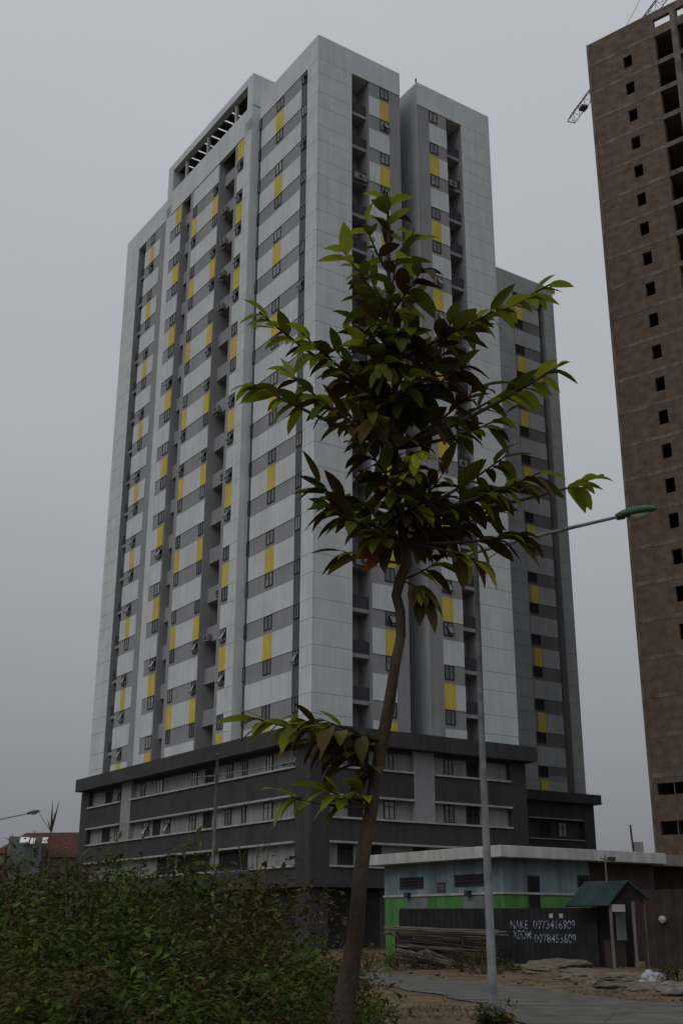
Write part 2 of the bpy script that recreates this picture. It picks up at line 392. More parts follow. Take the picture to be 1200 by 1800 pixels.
for z, L in ((r1, [(32.8,34.15,0,1),(30.9,31.7,1,0),(22.6,23.8,0,0),(16.6,17.4,0,0),(13.95,15.25,0,1),(8.8,9.5,0,0),(5.25,6.1,0,0),(1.65,2.4,1,0),(26,26.8,0,0),(11,11.8,0,0)]),
             (r2, [(32.85,34.4,0,1),(30.7,31.75,0,0),(24.85,26,1,0),(22.8,24.05,0,1),(20.95,21.85,1,0),(16.6,17.6,0,0),(14,15.3,0,1),(8.85,9.45,0,0),(5.15,6.35,0,0),(1.66,2.28,0,0),(11,11.9,0,0)]),
             (r3, [(19.9,22.8,0,1),(14.1,19.2,0,1),(8.45,12.55,0,1)])):
    for a, b, op, kd in L: win('L', a, b, z[0], z[1], .22, op, kd)
for z, L in ((r1, [(3.1,4.8,0,1),(6.1,6.9,0,0),(11.4,12.2,0,0),(13.5,14.6,0,1)]), (r2, [(3.1,4.3,0,1),(6.05,6.95,0,0),(11.3,12.2,0,0),(13.35,14.55,0,1)]), (r3, [(2.3,3.5,0,1),(4.8,5.8,0,1),(8.5,9.6,0,1)])):
    for a, b, op, kd in L: win('R', a, b, z[0], z[1], .22, op, kd)
win('R', 38.5, 39.8, 9.6, 11.0, 19.24, 0, 1); win('R', 40.8, 42, 9.6, 11.0, 19.24, 0, 0)
def win_frame(w, h, kind, mb, M):
    t, d = .07, .06
    def bx(x0, x1, z0, z1, y0=-.05, y1=.02, m=M_frame):
        c = M @ Matrix.Translation(((x0+x1)/2, (y0+y1)/2, (z0+z1)/2)); mb.obox(c, x1-x0, y1-y0, z1-z0, m)
    bx(-w/2, -w/2+t, -h/2, h/2); bx(w/2-t, w/2, -h/2, h/2); bx(-w/2+t, w/2-t, h/2-t, h/2); bx(-w/2+t, w/2-t, -h/2, -h/2+t)
    n = max(1, round(w/.62)-1) if w > .6 else 0
    for i in range(n):
        x = -w/2 + w*(i+1)/(n+1); bx(x-.03, x+.03, -h/2+t, h/2-t)
    if h > 1.2 and w < 1.4: bx(-w/2+t, w/2-t, h*.18-.025, h*.18+.025, y0=-.045)
def win_pane(w, h, kind, mb, M, bright):
    m = M_dark if kind == 1 else (M_sash if bright < .3 else (M_curt if bright < .45 else M_glass))
    mb.obox(M @ Matrix.Translation((0, -.012, 0)), w-.12, .012, h-.12, m)
def win_sash(w, h, mb, M):
    ww = min(w*.55, .62); a = R(-28)
    T = M @ Matrix.Translation((ww*.35-.05, -.06, h*.16)) @ Matrix.Rotation(a, 4, 'X') @ Matrix.Translation((0, -.02, -h*.30))
    mb.obox(T, ww, .03, h*.6, M_sash)
    for s in (-1, 1): mb.obox(T @ Matrix.Translation((s*ww/2, -.001, 0)), .05, .045, h*.62, M_frame)
    for s in (-1, 1): mb.obox(T @ Matrix.Translation((0, -.002, s*h*.3)), ww, .045, .05, M_frame)
camL = Matrix.Rotation(-R(34.05), 4, 'Z') @ (Vector((0,0,CAMH))-Vector((-1.978,77.475,0)))
def wsize(w):
    o, rz, ww, h, op, kd = w; n = Vector((0,-1,0)) if rz == 0 else Vector((-1,0,0)); d = camL-o
    return -(ww*h*abs(n.dot(d.normalized()))/d.length_squared)
WINS.sort(key=wsize)
rest = MB(); wi = 0
for i, (o, rz, w, h, op, kd) in enumerate(WINS):
    br = rn.random()
    if i < 100:
        M = Matrix.Identity(4); f = MB(); win_frame(w, h, kd, f, M); fo = f.build('window', TW); fo.location = o; fo.rotation_euler = (0,0,rz)
        p = MB(); win_pane(w, h, kd, p, M, br); p.build('pane', fo)
        if op: s = MB(); win_sash(w, h, s, M); s.build('sash', fo)
    else:
        M = Matrix.Translation(o) @ Matrix.Rotation(rz, 4, 'Z'); win_frame(w, h, kd, rest, M); win_pane(w, h, kd, rest, M, br)
        if op: win_sash(w, h, rest, M)
rest.build('windows', TW, kind='stuff')

# ================================================================= UNFINISHED CONCRETE TOWER
az = R(129.7); t_ = Vector((math.sin(az), math.cos(az), 0)); FT = empty('unfinished_tower', (24.49, 93.86, 0), math.atan2(t_.y, t_.x), label='bare brown concrete tower under construction at the right edge', category='building')
M_brick = mat('raw brick and mortar wall', (.108,.075,.058), .95, 0, 1.1, col2=(.185,.138,.108), bump=.4, detail=15, cuts=(.30,.70), stretch=(1,1,1.4), streak=.15)
M_conc = mat('stained raw concrete', (.185,.15,.125), .9, .3, .7, bump=.2, streak=.35, detail=10)
M_void = mat('shaded raw interior', (.17,.12,.10), .95, .3, .5)
# local: x along the face, y into the building, z up
H, UW, DP = 84.9, 30.0, 20.0
wz = [80.65-3.152*k for k in range(22)]
wl = MB()
def fbox(a, b, z0, z1, m=M_brick, y0=0, y1=.3): wl.box(a, b, y0, y1, z0, z1, m)
def openings_wall(u0, u1, z0, z1, hs):          # wall from u0..u1 with one hole column hs = [(a,b,za,zb)...] sorted bottom up
    z = z0
    for a, b, za, zc in hs:
        if za > z: fbox(u0, u1, z, za)
        fbox(u0, a, za, zc); fbox(b, u1, za, zc); z = zc
    if z1 > z: fbox(u0, u1, z, z1)
openings_wall(.25, 7.0, 13.3, 83.0, [(3.72, 4.6, z-.65, z+.65) for z in wz[::-1] if z > 13.5])
fbox(.25, 7.0, 83.0, H, M_brick)
fbox(0, .25, 0, H, M_conc, -.06, .4)           # corner column
# low storeys with long openings
fbox(.25, 7, 12.1, 13.3); fbox(.25, .6, 8.15, 12.1); fbox(.6, 7, 9.2, 11.2); fbox(.25, 7, 0, 8.15)
fbox(4.4, 7, 11.2, 12.1); fbox(4.4, 7, 8.15, 9.2)
bays = [(7.05, 8.75), (9.35, 12.4), (13.0, 16.0), (16.6, 19.6), (20.2, 23.2), (23.8, 26.8)]
cols_ = [(7.0,7.05),(8.75,9.35),(12.4,13.0),(16.0,16.6),(19.6,20.2),(23.2,23.8),(26.8,30)]
for a, b in cols_: fbox(a, b, 0, H-.9, M_conc, -.02, .5)
for a, b in bays:
    for z in wz:
        fbox(a, b, z-1.72-.25, z-1.72+.25, M_conc, 0, .4)      # beam at the floor
        if z < 14: fbox(a, b, z-1.4, z-.6, M_brick, .05, .35)
fbox(7.0, 30, 82.0, 83.0, M_conc, 0, .4); fbox(7.0, 30, H-.9, H, M_conc, 0, .4)
wl.build('wall', FT)
# slabs: their edges show as pale bands on the face
for z in [wz[0]+1.6]+[q-1.72 for q in wz]:
    s_ = MB(); s_.box(.3, UW, .4, DP, z-.12, z+.1, M_void)
    s_.box(.26, 7.0, -.022, 0, z-.2, z+.14, M_conc); s_.build('floor_slab', FT)
bw = MB()
bw.box(.3, UW, DP-.3, DP, 0, 82.3, M_void); bw.box(UW-.3, UW, .5, DP-.3, 0, H, M_brick)
bw.box(0, .3, .4, 3.9, 0, 82.3, M_brick); bw.box(0, .3, 4.6, DP, 0, 82.3, M_brick)
for z0, z1 in ((0, 8.2), (10.0, 11.4), (13.0, 82.3)): bw.box(0, .3, 3.9, 4.6, z0, z1, M_brick)
for y in (4.0,): bw.box(4.6, UW-.3, y, y+.2, 13.3, 82.0, M_void)
bw.box(5.4, 5.6, .4, 16, 0, 82, M_void)
bw.box(0, .3, 5.25+8, DP, 82.3, 84, M_brick)
bw.build('rear_wall', FT)
for a in (0.3, 8.8, 12.5, 20.3): 
    c_ = MB(); c_.box(a, a+.45, 6, 6.45, 82.3, 84.6, M_conc); c_.build('column', FT)

# ================================================================= TOWER CRANE (its jib shows past the concrete tower)
M_crane = mat('weathered crane steel', (.10,.095,.09), .6, .2, 3)
tip = Vector((31.23, 131.05, 105.0)); ja = R(163.4); jd = Vector((math.sin(ja), math.cos(ja), 0))
CR = empty('tower_crane', tip+jd*30-Vector((0,0,105)), math.atan2(jd.y, jd.x), label='lattice tower crane with its jib end poking out past the bare concrete tower', category='crane')
jm = MB(); L0 = -30.0
tri = [(-.55, 0), (.55, 0), (0, 1.15)]
for (y, z) in tri: jm.tube([(L0, y, 105+z), (14, y, 105+z)], .055 if z < 1 else .07, M_crane, 6)
x = L0; i = 0
while x < 13:
    for (y, z), (y2, z2) in ((tri[0],tri[2]),(tri[1],tri[2]),(tri[0],tri[1])):
        jm.tube([(x, y, 105+z), (x+.75, y2, 105+z2)], .025, M_crane, 4); jm.tube([(x+.75, y2, 105+z2), (x+1.5, y, 105+z)], .025, M_crane, 4)
    x += 1.5
jm.tube([(L0,-.55,105),(L0,.55,105)], .06, M_crane, 6); jm.tube([(L0,-.55,105),(L0,0,106.15)], .04, M_crane, 6); jm.tube([(L0,.55,105),(L0,0,106.15)], .04, M_crane, 6)
jm.build('jib', CR)
tr = MB(); tr.box(L0+3, L0+4, -.45, .45, 104.5, 104.85, M_crane); tr.build('trolley', CR)
mm = MB()
for a in (-.8, .8):
    for b in (-.8, .8): mm.tube([(a, b, 0), (a, b, 108)], .09, M_crane, 6)
for i in range(54):
    z = i*2
    for a in (-.8, .8):
        mm.tube([(a,-.8,z),(a,.8,z+2)], .04, M_crane, 4); mm.tube([(-.8,a,z),(.8,a,z+2)], .04, M_crane, 4)
mm.build('mast', CR)
tm = MB(); tm.tube([(0,0,108),(0,0,112)], .3, M_crane, 6); tm.tube([(0,0,112),(L0+8,0,106.1)], .03, M_crane, 4); tm.tube([(0,0,112),(13,0,106.1)], .03, M_crane, 4); tm.box(11,14,-.9,.9,103.4,105,M_crane); tm.build('tie_bars', CR)

# ================================================================= LOW WORKSHOP BUILDING
KW = empty('workshop_building', (6.62, 49.56, 0), R(34.05), label='low flat roofed building with pale blue wall, green stripe and white roof edge', category='building')
M_blue = mat('pale blue paint', (.19,.265,.285), .85, .15, 1.2, streak=.35)
M_lime = mat('lime green paint', (.085,.22,.065), .8, .2, 1.1, streak=.3)
M_roofedge = mat('dirty white concrete roof edge', (.50,.50,.49), .85, .1, 1.5, streak=.35)
M_maroon = mat('dark maroon sheet', (.055,.035,.036), .75, .25, 1.3, streak=.3)
M_cgrey = mat('grey stained patch', (.15,.17,.17), .9, .15, 2)
kb = MB()
kb.box(0, 4.95, 0, 8.2, 2.75, 4.05, M_blue); kb.box(.01, 4.95, .01, 8.19, 0, 2.66, M_lime); kb.box(4.951, 9.0, 0, 8.19, 0, 4.05, M_maroon)  # far end in maroon, with that face's shade put into the colour
for a, b in ((1.2, 2.6), (5.0, 6.6)): kb.box(-.006, .01, a, b, 2.1, 2.6, M_cgrey)
kb.build('wall', KW)
k2 = MB(); k2.box(-.05, 4.9, -.05, 8.25, 2.662, 2.748, M_trim); k2.build('moulding', KW)
k3 = MB(); k3.box(-.75, 9.05, -.75, 9.0, 4.06, 4.52, M_roofedge); k3.build('roof', KW, bevel=.02)
def kwin(side, a, b, z0, z1, m=M_dark, nm='window'):
    w = MB()
    if side == 'L': w.box(-.03, -.002, a, b, z0, z1, M_deep)
    else: w.box(a, b, -.03, -.002, z0, z1, M_deep)
    o = w.build(nm, KW); p = MB(); e_ = .05; 
    n = int((z1-z0)/.13) if nm == 'window' else 0
    if side == 'L': p.box(-.034, -.031, a+e_, b-e_, z0+e_, z1-e_, m)
    else: p.box(a+e_, b-e_, -.034, -.031, z0+e_, z1-e_, m)
    for i in range(n):
        z = z0+.08+i*.13
        if side == 'L': p.box(-.06, -.036, a+e_, b-e_, z, z+.03, M_deep)
        else: p.box(a+e_, b-e_, -.06, -.036, z, z+.03, M_deep)
    p.build('pane', o)
kwin('L', 5.25, 7.0, 2.98, 3.5); kwin('L', 1.0, 3.1, 3.0, 3.5); kwin('L', 3.72, 4.3, 2.8, 3.22, M_glass)
kwin('L', 1.3, 7.1, .3, 2.05, M_dark, 'shutter')
kwin('R', 1.32, 2.0, .1, 3.42, M_dark, 'door'); kwin('R', 4.2, 4.9, 3.0, 3.5)
for y in (2.1, 6.3):
    q = MB(); q.box(-.22, -.05, y-.14, y+.14, 2.62, 2.84, M_frame); q.build('wall_lamp', KW)
# second low building, darker, right of it
K2 = empty('dark_shed_building', (14.25, 54.95, 0), R(34.05), label='dark maroon low building with raw concrete roof edge behind the sheet gate', category='building')
M_rawroof = mat('raw grey roof edge', (.26,.235,.22), .9, .15, 1.6, streak=.3)
q = MB(); q.box(0, 9, .3, 8, 0, 4.0, M_maroon)
for i in range(60): q.box(i*.15, i*.15+.05, .26, .302, .02, 3.98, M_maroon)
q.build('wall', K2); q = MB(); q.box(-.05, 9.3, -.6, 8.4, 4.02, 4.5, M_rawroof); q.build('roof', K2)

# ---- black sheet fence with painted telephone numbers
M_black = mat('black corrugated sheet', (.021,.020,.022), .6, .3, 1.6, streak=.3)
def sheet_fence(p0, p1, h, label, z0=0, step=.12, m=M_black, name='sheet_fence'):
    d = Vector((p1[0]-p0[0], p1[1]-p0[1], 0)); L = d.length; o = empty(name, (p0[0], p0[1], z0), math.atan2(d.y, d.x), label=label, category='fence')
    b = MB(); n = int(L/step)
    for i in range(n):
        x0, x1 = L*i/n, L*(i+1)/n; y = -.02 if i % 2 else 0
        b.box(x0, x1-.002, y-.012, y+.012, 0, h, m)
    b.build('sheet', o)
    for x in (0.1, L*.33, L*.66, L-.1):
        p = MB(); p.box(x-.04, x+.04, .02, .1, 0, h+.02, M_frame); p.build('post', o)
    return o, L
FE, FL = sheet_fence((2.36, 49.22), (9.6, 46.0), 2.08, 'black corrugated sheet fence with telephone numbers sprayed on it')
M_chalk = mat('sprayed grey white paint', (.19,.22,.26), .9, .7, 5, cuts=(.4,.6))
def text(s, x, z, size, parent, y=-.045, m=None, name='painted_writing', sx=1.0):
    c = bpy.data.curves.new(name, 'FONT'); c.body = s; c.size = size; c.extrude = .002; c.offset = .001
    o = bpy.data.objects.new(name, c); COL.objects.link(o)
    dg = bpy.context.evaluated_depsgraph_get(); me_ = bpy.data.meshes.new_from_object(o.evaluated_get(dg)); me_.name = name
    bpy.data.objects.remove(o); me_.materials.clear(); me_.materials.append(m or M_chalk)
    o = bpy.data.objects.new(name, me_); COL.objects.link(o); o.parent = parent; o.location = (x, y, z); o.rotation_euler = (R(90), 0, 0); o.scale = (sx, 1, 1); return o
for s_, x0, x1, z in (('NAKE',4.57,5.26,1.33),('XEOM',4.67,5.38,.97),('0973416909',5.47,7.1,1.33),('0978453609',5.5,7.1,.84)):
    o = text(s_, x0, z, .44, FE); o.scale[0] = (x1-x0)/max(v.co.x for v in o.data.vertices)
for x, s_ in ((6.12, .14), (6.5, .15)):
    q = MB(); q.box(x, x+s_, -.05, -.034, 1.72, 1.88, M_trim); q.build('paper_notice', FE)
gate, _ = sheet_fence((11.0, 44.9), (17.5, 41.5), 2.7, 'tall dark maroon sheet gate wall at the right edge behind the white rubbish bag', m=M_maroon, name='sheet_fence')

# ---- guard booth with green roof
BO = empty('guard_booth', (9.74, 44.6, 0), R(8), label='small wooden booth with a green sheet gable roof in front of the workshop', category='booth')
M_teal = mat('green roof sheet', (.026,.050,.047), .8, .2, 1.6, streak=.25)
M_wood = mat('grey weathered wood', (.15,.135,.12), .9, .25, 3, stretch=(3,3,.4))
q = MB()
# gable faces the viewer; ridge runs back to the left
fx = [Vector((.05,-.15,2.22)), Vector((.78,-.15,3.0)), Vector((1.5,-.1,2.42))]; bk = Vector((-1.12, 1.5, 0))
def rslab(a, b, m):
    n = (b-a).cross(bk).normalized()*.03
    pts = [a, b, b+bk, a+bk]
    lo = [p-n for p in pts]; hi = [p+n for p in pts]
    q.poly3(lo[::-1], m); q.poly3(hi, m)
    for i in range(4): q.poly3([lo[i], lo[(i+1)%4], hi[(i+1)%4], hi[i]], m)
a, b, c = fx; a2 = a+(a-b)*.12; c2 = c+(c-b)*.1
rslab(a2, b, M_teal); rslab(b, c2, M_teal)
q.build('roof', BO, fix=True)
q = MB(); g0 = Vector((0, .12, 0))
for p in ((a+g0, c+g0, b+g0),):
    q.poly3([v+Vector((0,.0,-.04)) for v in p], M_dark); q.poly3([v+Vector((0,.05,-.04)) for v in p][::-1], M_dark)
q.build('gable', BO)
for x, y in ((.08,0),(1.42,0.05),(.15,1.56),(.95,.02)):
    p = MB(); p.box(x-.045, x+.045, y-.045, y+.045, 0, 2.2 if x != .95 else 2.3, M_wood); p.build('post', BO)
q = MB(); q.box(.1, 1.45, 1.5, 1.54, 0, 2.3, M_dark); q.build('wall', BO)
q = MB(); q.box(.1, .9, .9, .94, 0, .95, M_maroon); q.build('counter', BO)
q = MB(); q.box(.45, .82, .5, .54, .95, 2.05, M_cgrey); q.build('door_panel', BO)
q = MB(); q.box(.12, .62, -.07, -.04, 1.93, 2.18, M_trim); q.build('sign_board', BO)

# ---- rusty pole with box on the roof, wire pole
q = empty('rooftop_pole', (8.9, 52.4, 4.5), 0, label='thin dark pole with a brown box standing on the white workshop roof', category='pole')
b = at(1113, 1500, 54); b0 = b.copy(); q.location = (b.x, b.y, 4.5)
m = MB(); m.tube([(0,0,0),(-.06,0,1.25)], .045, M_frame, 8); m.build('post', q)
m = MB(); m.box(.02, .42, -.15, .15, .08, .5, M_rawroof); m.build('box', q, bevel=.01)
pw = at(1065, 1540, 47.5); q = empty('wire_pole', (pw.x, pw.y, 0), 0, label='slim grey pole with a small crossbar behind the green roofed booth', category='pole')
m = MB(); m.tube([(0,0,0),(0,0,4.05)], .035, M_wood, 6); m.build('post', q)
m = MB(); m.tube([(-.2,0,3.95),(.35,0,3.85)], .03, M_wood, 6); m.box(.1,.4,-.06,.06,3.86,4.0,M_frame); m.build('crossbar', q)

# ---- pile of timber poles
M_pole = mat('old bamboo poles', (.13,.105,.08), .85, .35, 2.5, stretch=(.5,3,3))
M_pole2 = mat('rotten dark poles', (.05,.035,.027), .9, .35, 2.5, stretch=(.5,3,3))
rp = random.Random(3)
pole_spec = []
for i in range(30):
    y = 46.0+rp.uniform(-.55,.55); pole_spec.append((1.75+rp.uniform(-.15,.6), 5.3+rp.uniform(-1.6,.9), y, 1.36-.05*(i//5)+rp.uniform(-.06,.1), -.12+rp.uniform(-.06,.04), 0))
for i in range(16):
    y = 45.2+rp.uniform(-.5,.5); pole_spec.append((1.9+rp.uniform(-.1,.8), 5.0+rp.uniform(-1.2,.9), y, .95+rp.uniform(-.3,.12), -.18+rp.uniform(-.2,.1), 1))
for i in range(24):
    y = 43.8+rp.uniform(-.5,.5); pole_spec.append((1.9+rp.uniform(-.1,1.2), 4.3+rp.uniform(-.7,.4), y, .62+rp.uniform(-.34,.06), -.42+rp.uniform(-.08,.06), 2))
for i, (x0, x1, y, z, dz, ly) in enumerate(pole_spec):
    m = MB(); rr = rp.uniform(.025, .045); yy = rp.uniform(-.3,.3)
    z = max(z, .05); dz = max(dz, .05-z)
    m.tube([(0,0,0),((x1-x0)*.5, yy*.5, dz*.5-.02 if z > .2 else dz*.5),((x1-x0), yy, dz)], [rr, rr*.95, rr*.8], M_pole2 if ly == 1 and i % 3 else M_pole, 6)
    o = m.build('bamboo_pole', label=('pale weathered bamboo pole in the upper layer of the pile','dark rusty brown pole in the shaded middle of the pile','pale bamboo pole sloping down in the lowest layer of the pile')[ly], category='pole', group=('poles in the upper layer','poles in the middle layer','poles in the lowest layer')[ly]+' of the roadside pile'); o.location = (x0, y, z)
pole_z = None
M_rust = mat('rusty brown scrap', (.045,.030,.024), .95, .35, 2)
# trestles that carry the poles
for x, y, h, lb in ((2.1,46.0,1.2,'rusty trestle under the upper bamboo poles, nearest the tree trunk'),(4.5,46.0,1.05,'rusty trestle under the upper bamboo poles, nearest the lamp pole'),(2.6,43.8,.36,'low rusty trestle under the lowest bamboo poles')):
    m = MB(); m.tube([(0,-.65,0),(0,-.6,h)], .05, M_rust, 6); m.tube([(0,.65,0),(0,.6,h)], .05, M_rust, 6); m.tube([(0,-.75,h),(0,.75,h)], .05, M_rust, 6)
    o = m.build('trestle', label=lb, category='trestle'); o.location = (x, y, 0)

# ---- rubble, bag
M_rub = mat('broken concrete', (.16,.15,.13), .95, .3, 5, bump=.5)
M_rub2 = mat('dusty soil', (.11,.085,.055), .95, 0, 3, col2=(.17,.14,.10), bump=.6, detail=12)
def lump(name, loc, sx, sy, sz, seed, m, sub=3, amp=.35, **k):
    bm = bmesh.new(); bmesh.ops.create_icosphere(bm, subdivisions=sub, radius=1)
    for v in bm.verts:
        n = noise.noise(v.co*1.7+Vector((seed*3.1,0,0)))*amp + noise.noise(v.co*5+Vector((seed,7,0)))*amp*.35
        c = v.co*(1+n); v.co = Vector((c.x*sx, c.y*sy, max(c.z, -.25)*sz))
    me_ = bpy.data.meshes.new(name); bm.to_mesh(me_); bm.free(); me_.materials.append(m)
    o = bpy.data.objects.new(name, me_); COL.objects.link(o); o.location = loc; o.rotation_euler = (0,0,seed*1.3)
    for a_, b_ in k.items(): o[a_] = b_
    return o
for i, (u, v, sx, sz) in enumerate([(985,1702,1.6,.28),(930,1706,1.1,.2),(1060,1722,1.5,.22),(1110,1738,1.2,.12),(900,1712,.8,.12),(1030,1712,1.5,.15),(1160,1740,1.3,.16)]):
    p = gnd(u, v); lump('earth_mound', (p.x, p.y, 0), sx, sx*.8, sz, i+1, M_rub2, 4, .4, kind='structure')
for i, (u, v, s_, lb) in enumerate([(1022,1693,.17,'pale concrete chunk below the painted numbers, nearest the booth'),(958,1699,.22,'larger broken concrete slab piece at the foot of the fence'),(975,1697,.16,'small concrete chunk beside the larger slab piece at the fence foot'),
    (1098,1741,.13,'small pale chunk on the road edge below the booth'),(1135,1742,.15,'small pale chunk left of the white rubbish bag'),(1165,1744,.16,'chunk just right of and below the white rubbish bag'),(1180,1742,.3,'large pale rubble block between the bag and the right edge'),(1192,1750,.35,'largest rubble block, cut by the right edge of the photo'),
    (1040,1733,.14,'lone chunk on the verge below the booth post'),(945,1703,.13,'leftmost concrete chunk on the verge by the fence'),(1065,1733,.12,'tiny chunk on the verge under the booth sign')]):
    p = gnd(u, v); lump('rubble_chunk', (p.x, p.y, .05), s_*1.3, s_, s_*.6, i+20, M_rub, 2, .5, label=lb, category='rubble', group='concrete chunks on the dirt verge')
p = gnd(1148, 1734); M_bag = mat('crumpled white plastic', (.42,.43,.45), .6, .1, 6, bump=.8)
lump('rubbish_bag', (p.x, p.y, .1), .33, .25, .26, 5, M_bag, 4, .6, label='crumpled white plastic bag on the dirt in front of the maroon gate', category='bag')
p = at(1165, 1616, 43.0); m = MB(); m.tube([(0,0,-.13),(0,0,-.08),(0,0,0),(0,0,.08),(0,0,.13)], [.05,.12,.15,.12,.04], M_trim, 12)
o = m.build('round_lamp', smooth=True, label='small round white lamp fixed on the dark maroon gate wall', category='lamp')
def on_line(u, v, p0, p1):       # point on the gate face under this line of sight
    d = ray(u, v); n = Vector((p1[1]-p0[1], -(p1[0]-p0[0]), 0)); P = Vector((p0[0], p0[1], 0)); C0 = Vector((0,0,CAMH)); t = (P-C0).dot(n)/d.dot(n); return C0+d*t
q = on_line(1165, 1616, (11.0,44.9), (17.5,41.5)); o.location = q+Vector((-.07,-.14,0))

# ================================================================= STREET LAMPS
def street_lamp(base, label, arm_dir=1, H=8.48, r0=.074, r1=.038, back=.25, brace=True, fac=1.0, group=None, slope=.26, ar=1.0):
    L = empty('street_lamp', base, 0, label=label, category='street lamp')
    if group: L['group'] = group
    m = MB(); m.tube([(0,0,0),(-.02,0,H*.5),(0,0,H)], [r0, (r0+r1)/2, r1], M_steel, 14); m.build('pole', L, smooth=True)
    m = MB(); m.tube([(0,0,0),(0,0,.05)], .2, M_steel, 8); m.build('base_plate', L)
    m = MB(); m.tube([(0,0,H),(0,0,H+.05)], [r1+.01, .01], M_steel, 8); m.build('cap', L)
    a0 = H-.72*fac; x1 = 2.62*fac*ar; s = arm_dir
    pts = [(-s*back*fac, 0, a0-.08*fac), (0,0,a0), (s*x1*.33,0,a0+slope*x1*.36), (s*x1*.66,0,a0+slope*x1*.68), (s*x1,0,a0+slope*x1)]
    m = MB(); m.tube(pts, [.03,.034,.034,.032,.028], M_steel, 10)
    if brace:
        m.tube([(s*.04,0,a0-.45),(s*.25,0,a0-.1),(s*.55,0,a0+.12),(s*.95,0,a0+slope*1.0)], .014, M_steel, 6)
    m.build('arm', L, smooth=True)
    hx, hz = s*x1, a0+slope*x1
    T = Matrix.Translation((hx, 0, hz)) @ Matrix.Rotation(-s*math.atan(slope*.75), 4, 'Y')
    m = MB()
    prof = [(0,.055),(.08,.085),(.16,.10),(.35,.115),(.55,.10),(.68,.06),(.74,.015)]
    n = 14; k = m.mi(M_green)
    for i, (x, r) in enumerate(prof):
        for j in range(n):
            a = 2*math.pi*j/n; y = math.cos(a)*r*1.25; z = math.sin(a)*r*(1.0 if math.sin(a) > 0 else .45)
            m.v.append(tuple(T @ Vector((s*x, y, z+.02))))
    for i in range(len(prof)-1):
        for j in range(n): m.f.append((i*n+j, i*n+(j+1)%n, (i+1)*n+(j+1)%n, (i+1)*n+j)); m.m.append(k)
    m.f.append(tuple(range(n))); m.m.append(k)
    h = m.build('lamp_head', L, smooth=True, fix=True)
    m = MB(); m.tube([T @ Vector((s*.2,0,-.035)), T @ Vector((s*.35,0,-.05)), T @ Vector((s*.55,0,-.035))], [.07,.085,.06], M_lampglass, 10); m.build('lamp_cover', h, smooth=True)
    m = MB(); m.tube([T @ Vector((-s*.04,0,.0)), T @ Vector((s*.1,0,.02))], [.06,.085], M_frame, 10); m.build('bracket', h)
    return L
street_lamp((2.42, 19.89, 0), 'grey steel street lamp with a long arm and green head beside the road')
p = gnd(376, 1650); street_lamp((-6.30, 60, 0), 'thin distant street lamp with green head in front of the podium', H=9.7, r0=.1, r1=.075, back=.9, brace=False, slope=.16, fac=1.5, ar=.85)
p = at(0, 1441, 70)
street_lamp((p.x-1.0, 70, 0), 'distant street lamp arm reaching in at the left edge above the red roofs', H=p.z+.5, brace=False, slope=.22, ar=1.0)

# ================================================================= BACKGROUND LEFT: houses and trees
M_tile = mat('red clay tiles', (.105,.042,.03), .85, .3, 2, stretch=(1,1,6))
M_hwall = mat('dull house wall', (.30,.27,.23), .9, .15, 1)
def house(u, Y, w, d, h, rh, label, rz=0, lit=False):
    p = at(u, 1600, Y); o = empty('house', (p.x, Y, 0), rz, label=label, category='house')
    m = MB(); m.box(-w/2, w/2, -d/2, d/2, 0, h, M_hwall); m.build('wall', o)
    m = MB(); e = .5; A = [(-w/2-e,-d/2-e,h-.15),(w/2+e,-d/2-e,h-.15),(w/2+e,d/2+e,h-.15),(-w/2-e,d/2+e,h-.15)]; r0_, r1_ = (-w/2+1.5,0,h+rh),(w/2-1.5,0,h+rh)
    m.poly3([A[0],A[1],r1_,r0_], M_tile); m.poly3([A[2],A[3],r0_,r1_], M_tile); m.poly3([A[1],A[2],r1_], M_tile); m.poly3([A[3],A[0],r0_], M_tile); m.poly3(A[::-1], M_tile)
    m.build('roof', o)
    for i in range(int(w/2.5)):
        x = -w/2+1.2+i*2.5; f = MB(); f.box(x, x+1.1, -d/2-.04, -d/2-.002, h-2.2, h-.9, M_frame); fo = f.build('window', o)
        g_ = MB(); g_.box(x+.08, x+1.02, -d/2-.05, -d/2-.042, h-2.12, h-.98, M_glass); g_.build('pane', fo)
    return o
house(128, 118, 9, 9, 7.6, 2.3, 'red tiled house half hidden behind the shrubs left of the tower', R(20))
house(95, 150, 12, 9, 9.8, 2.6, 'farther red roofed house behind the first', R(-10))
house(30, 135, 9, 8, 6.2, 1.8, 'low red roofed house under the dark trees at the left edge', R(5))
# white-sheeted van-like stall
pc = at(57, 1490, 85); ST = empty('market_stall', (pc.x, 85, 0), R(10), label='pale grey stall hut with white awnings beyond the shrubs at the left', category='stall')
M_awn = mat('bright white awning', (.85,.86,.85), .6, .05, 2)
m = MB(); m.box(-1.5, .75, -1.5, 1.5, 0, 7.25, M_cgrey); m.build('wall', ST)
for x0, x1, z in ((-.7,-.1,7.2),(0,.3,7.15),(.8,1.15,7.2)):
    m = MB(); m.poly3([(x0,-1.6,z),(x1,-1.6,z),(x1,-2.3,z-.4),(x0,-2.3,z-.4)], M_awn); m.poly3([(x0,-1.6,z-.04),(x0,-2.3,z-.44),(x1,-2.3,z-.44),(x1,-1.6,z-.04)], M_awn); m.build('awning', ST)

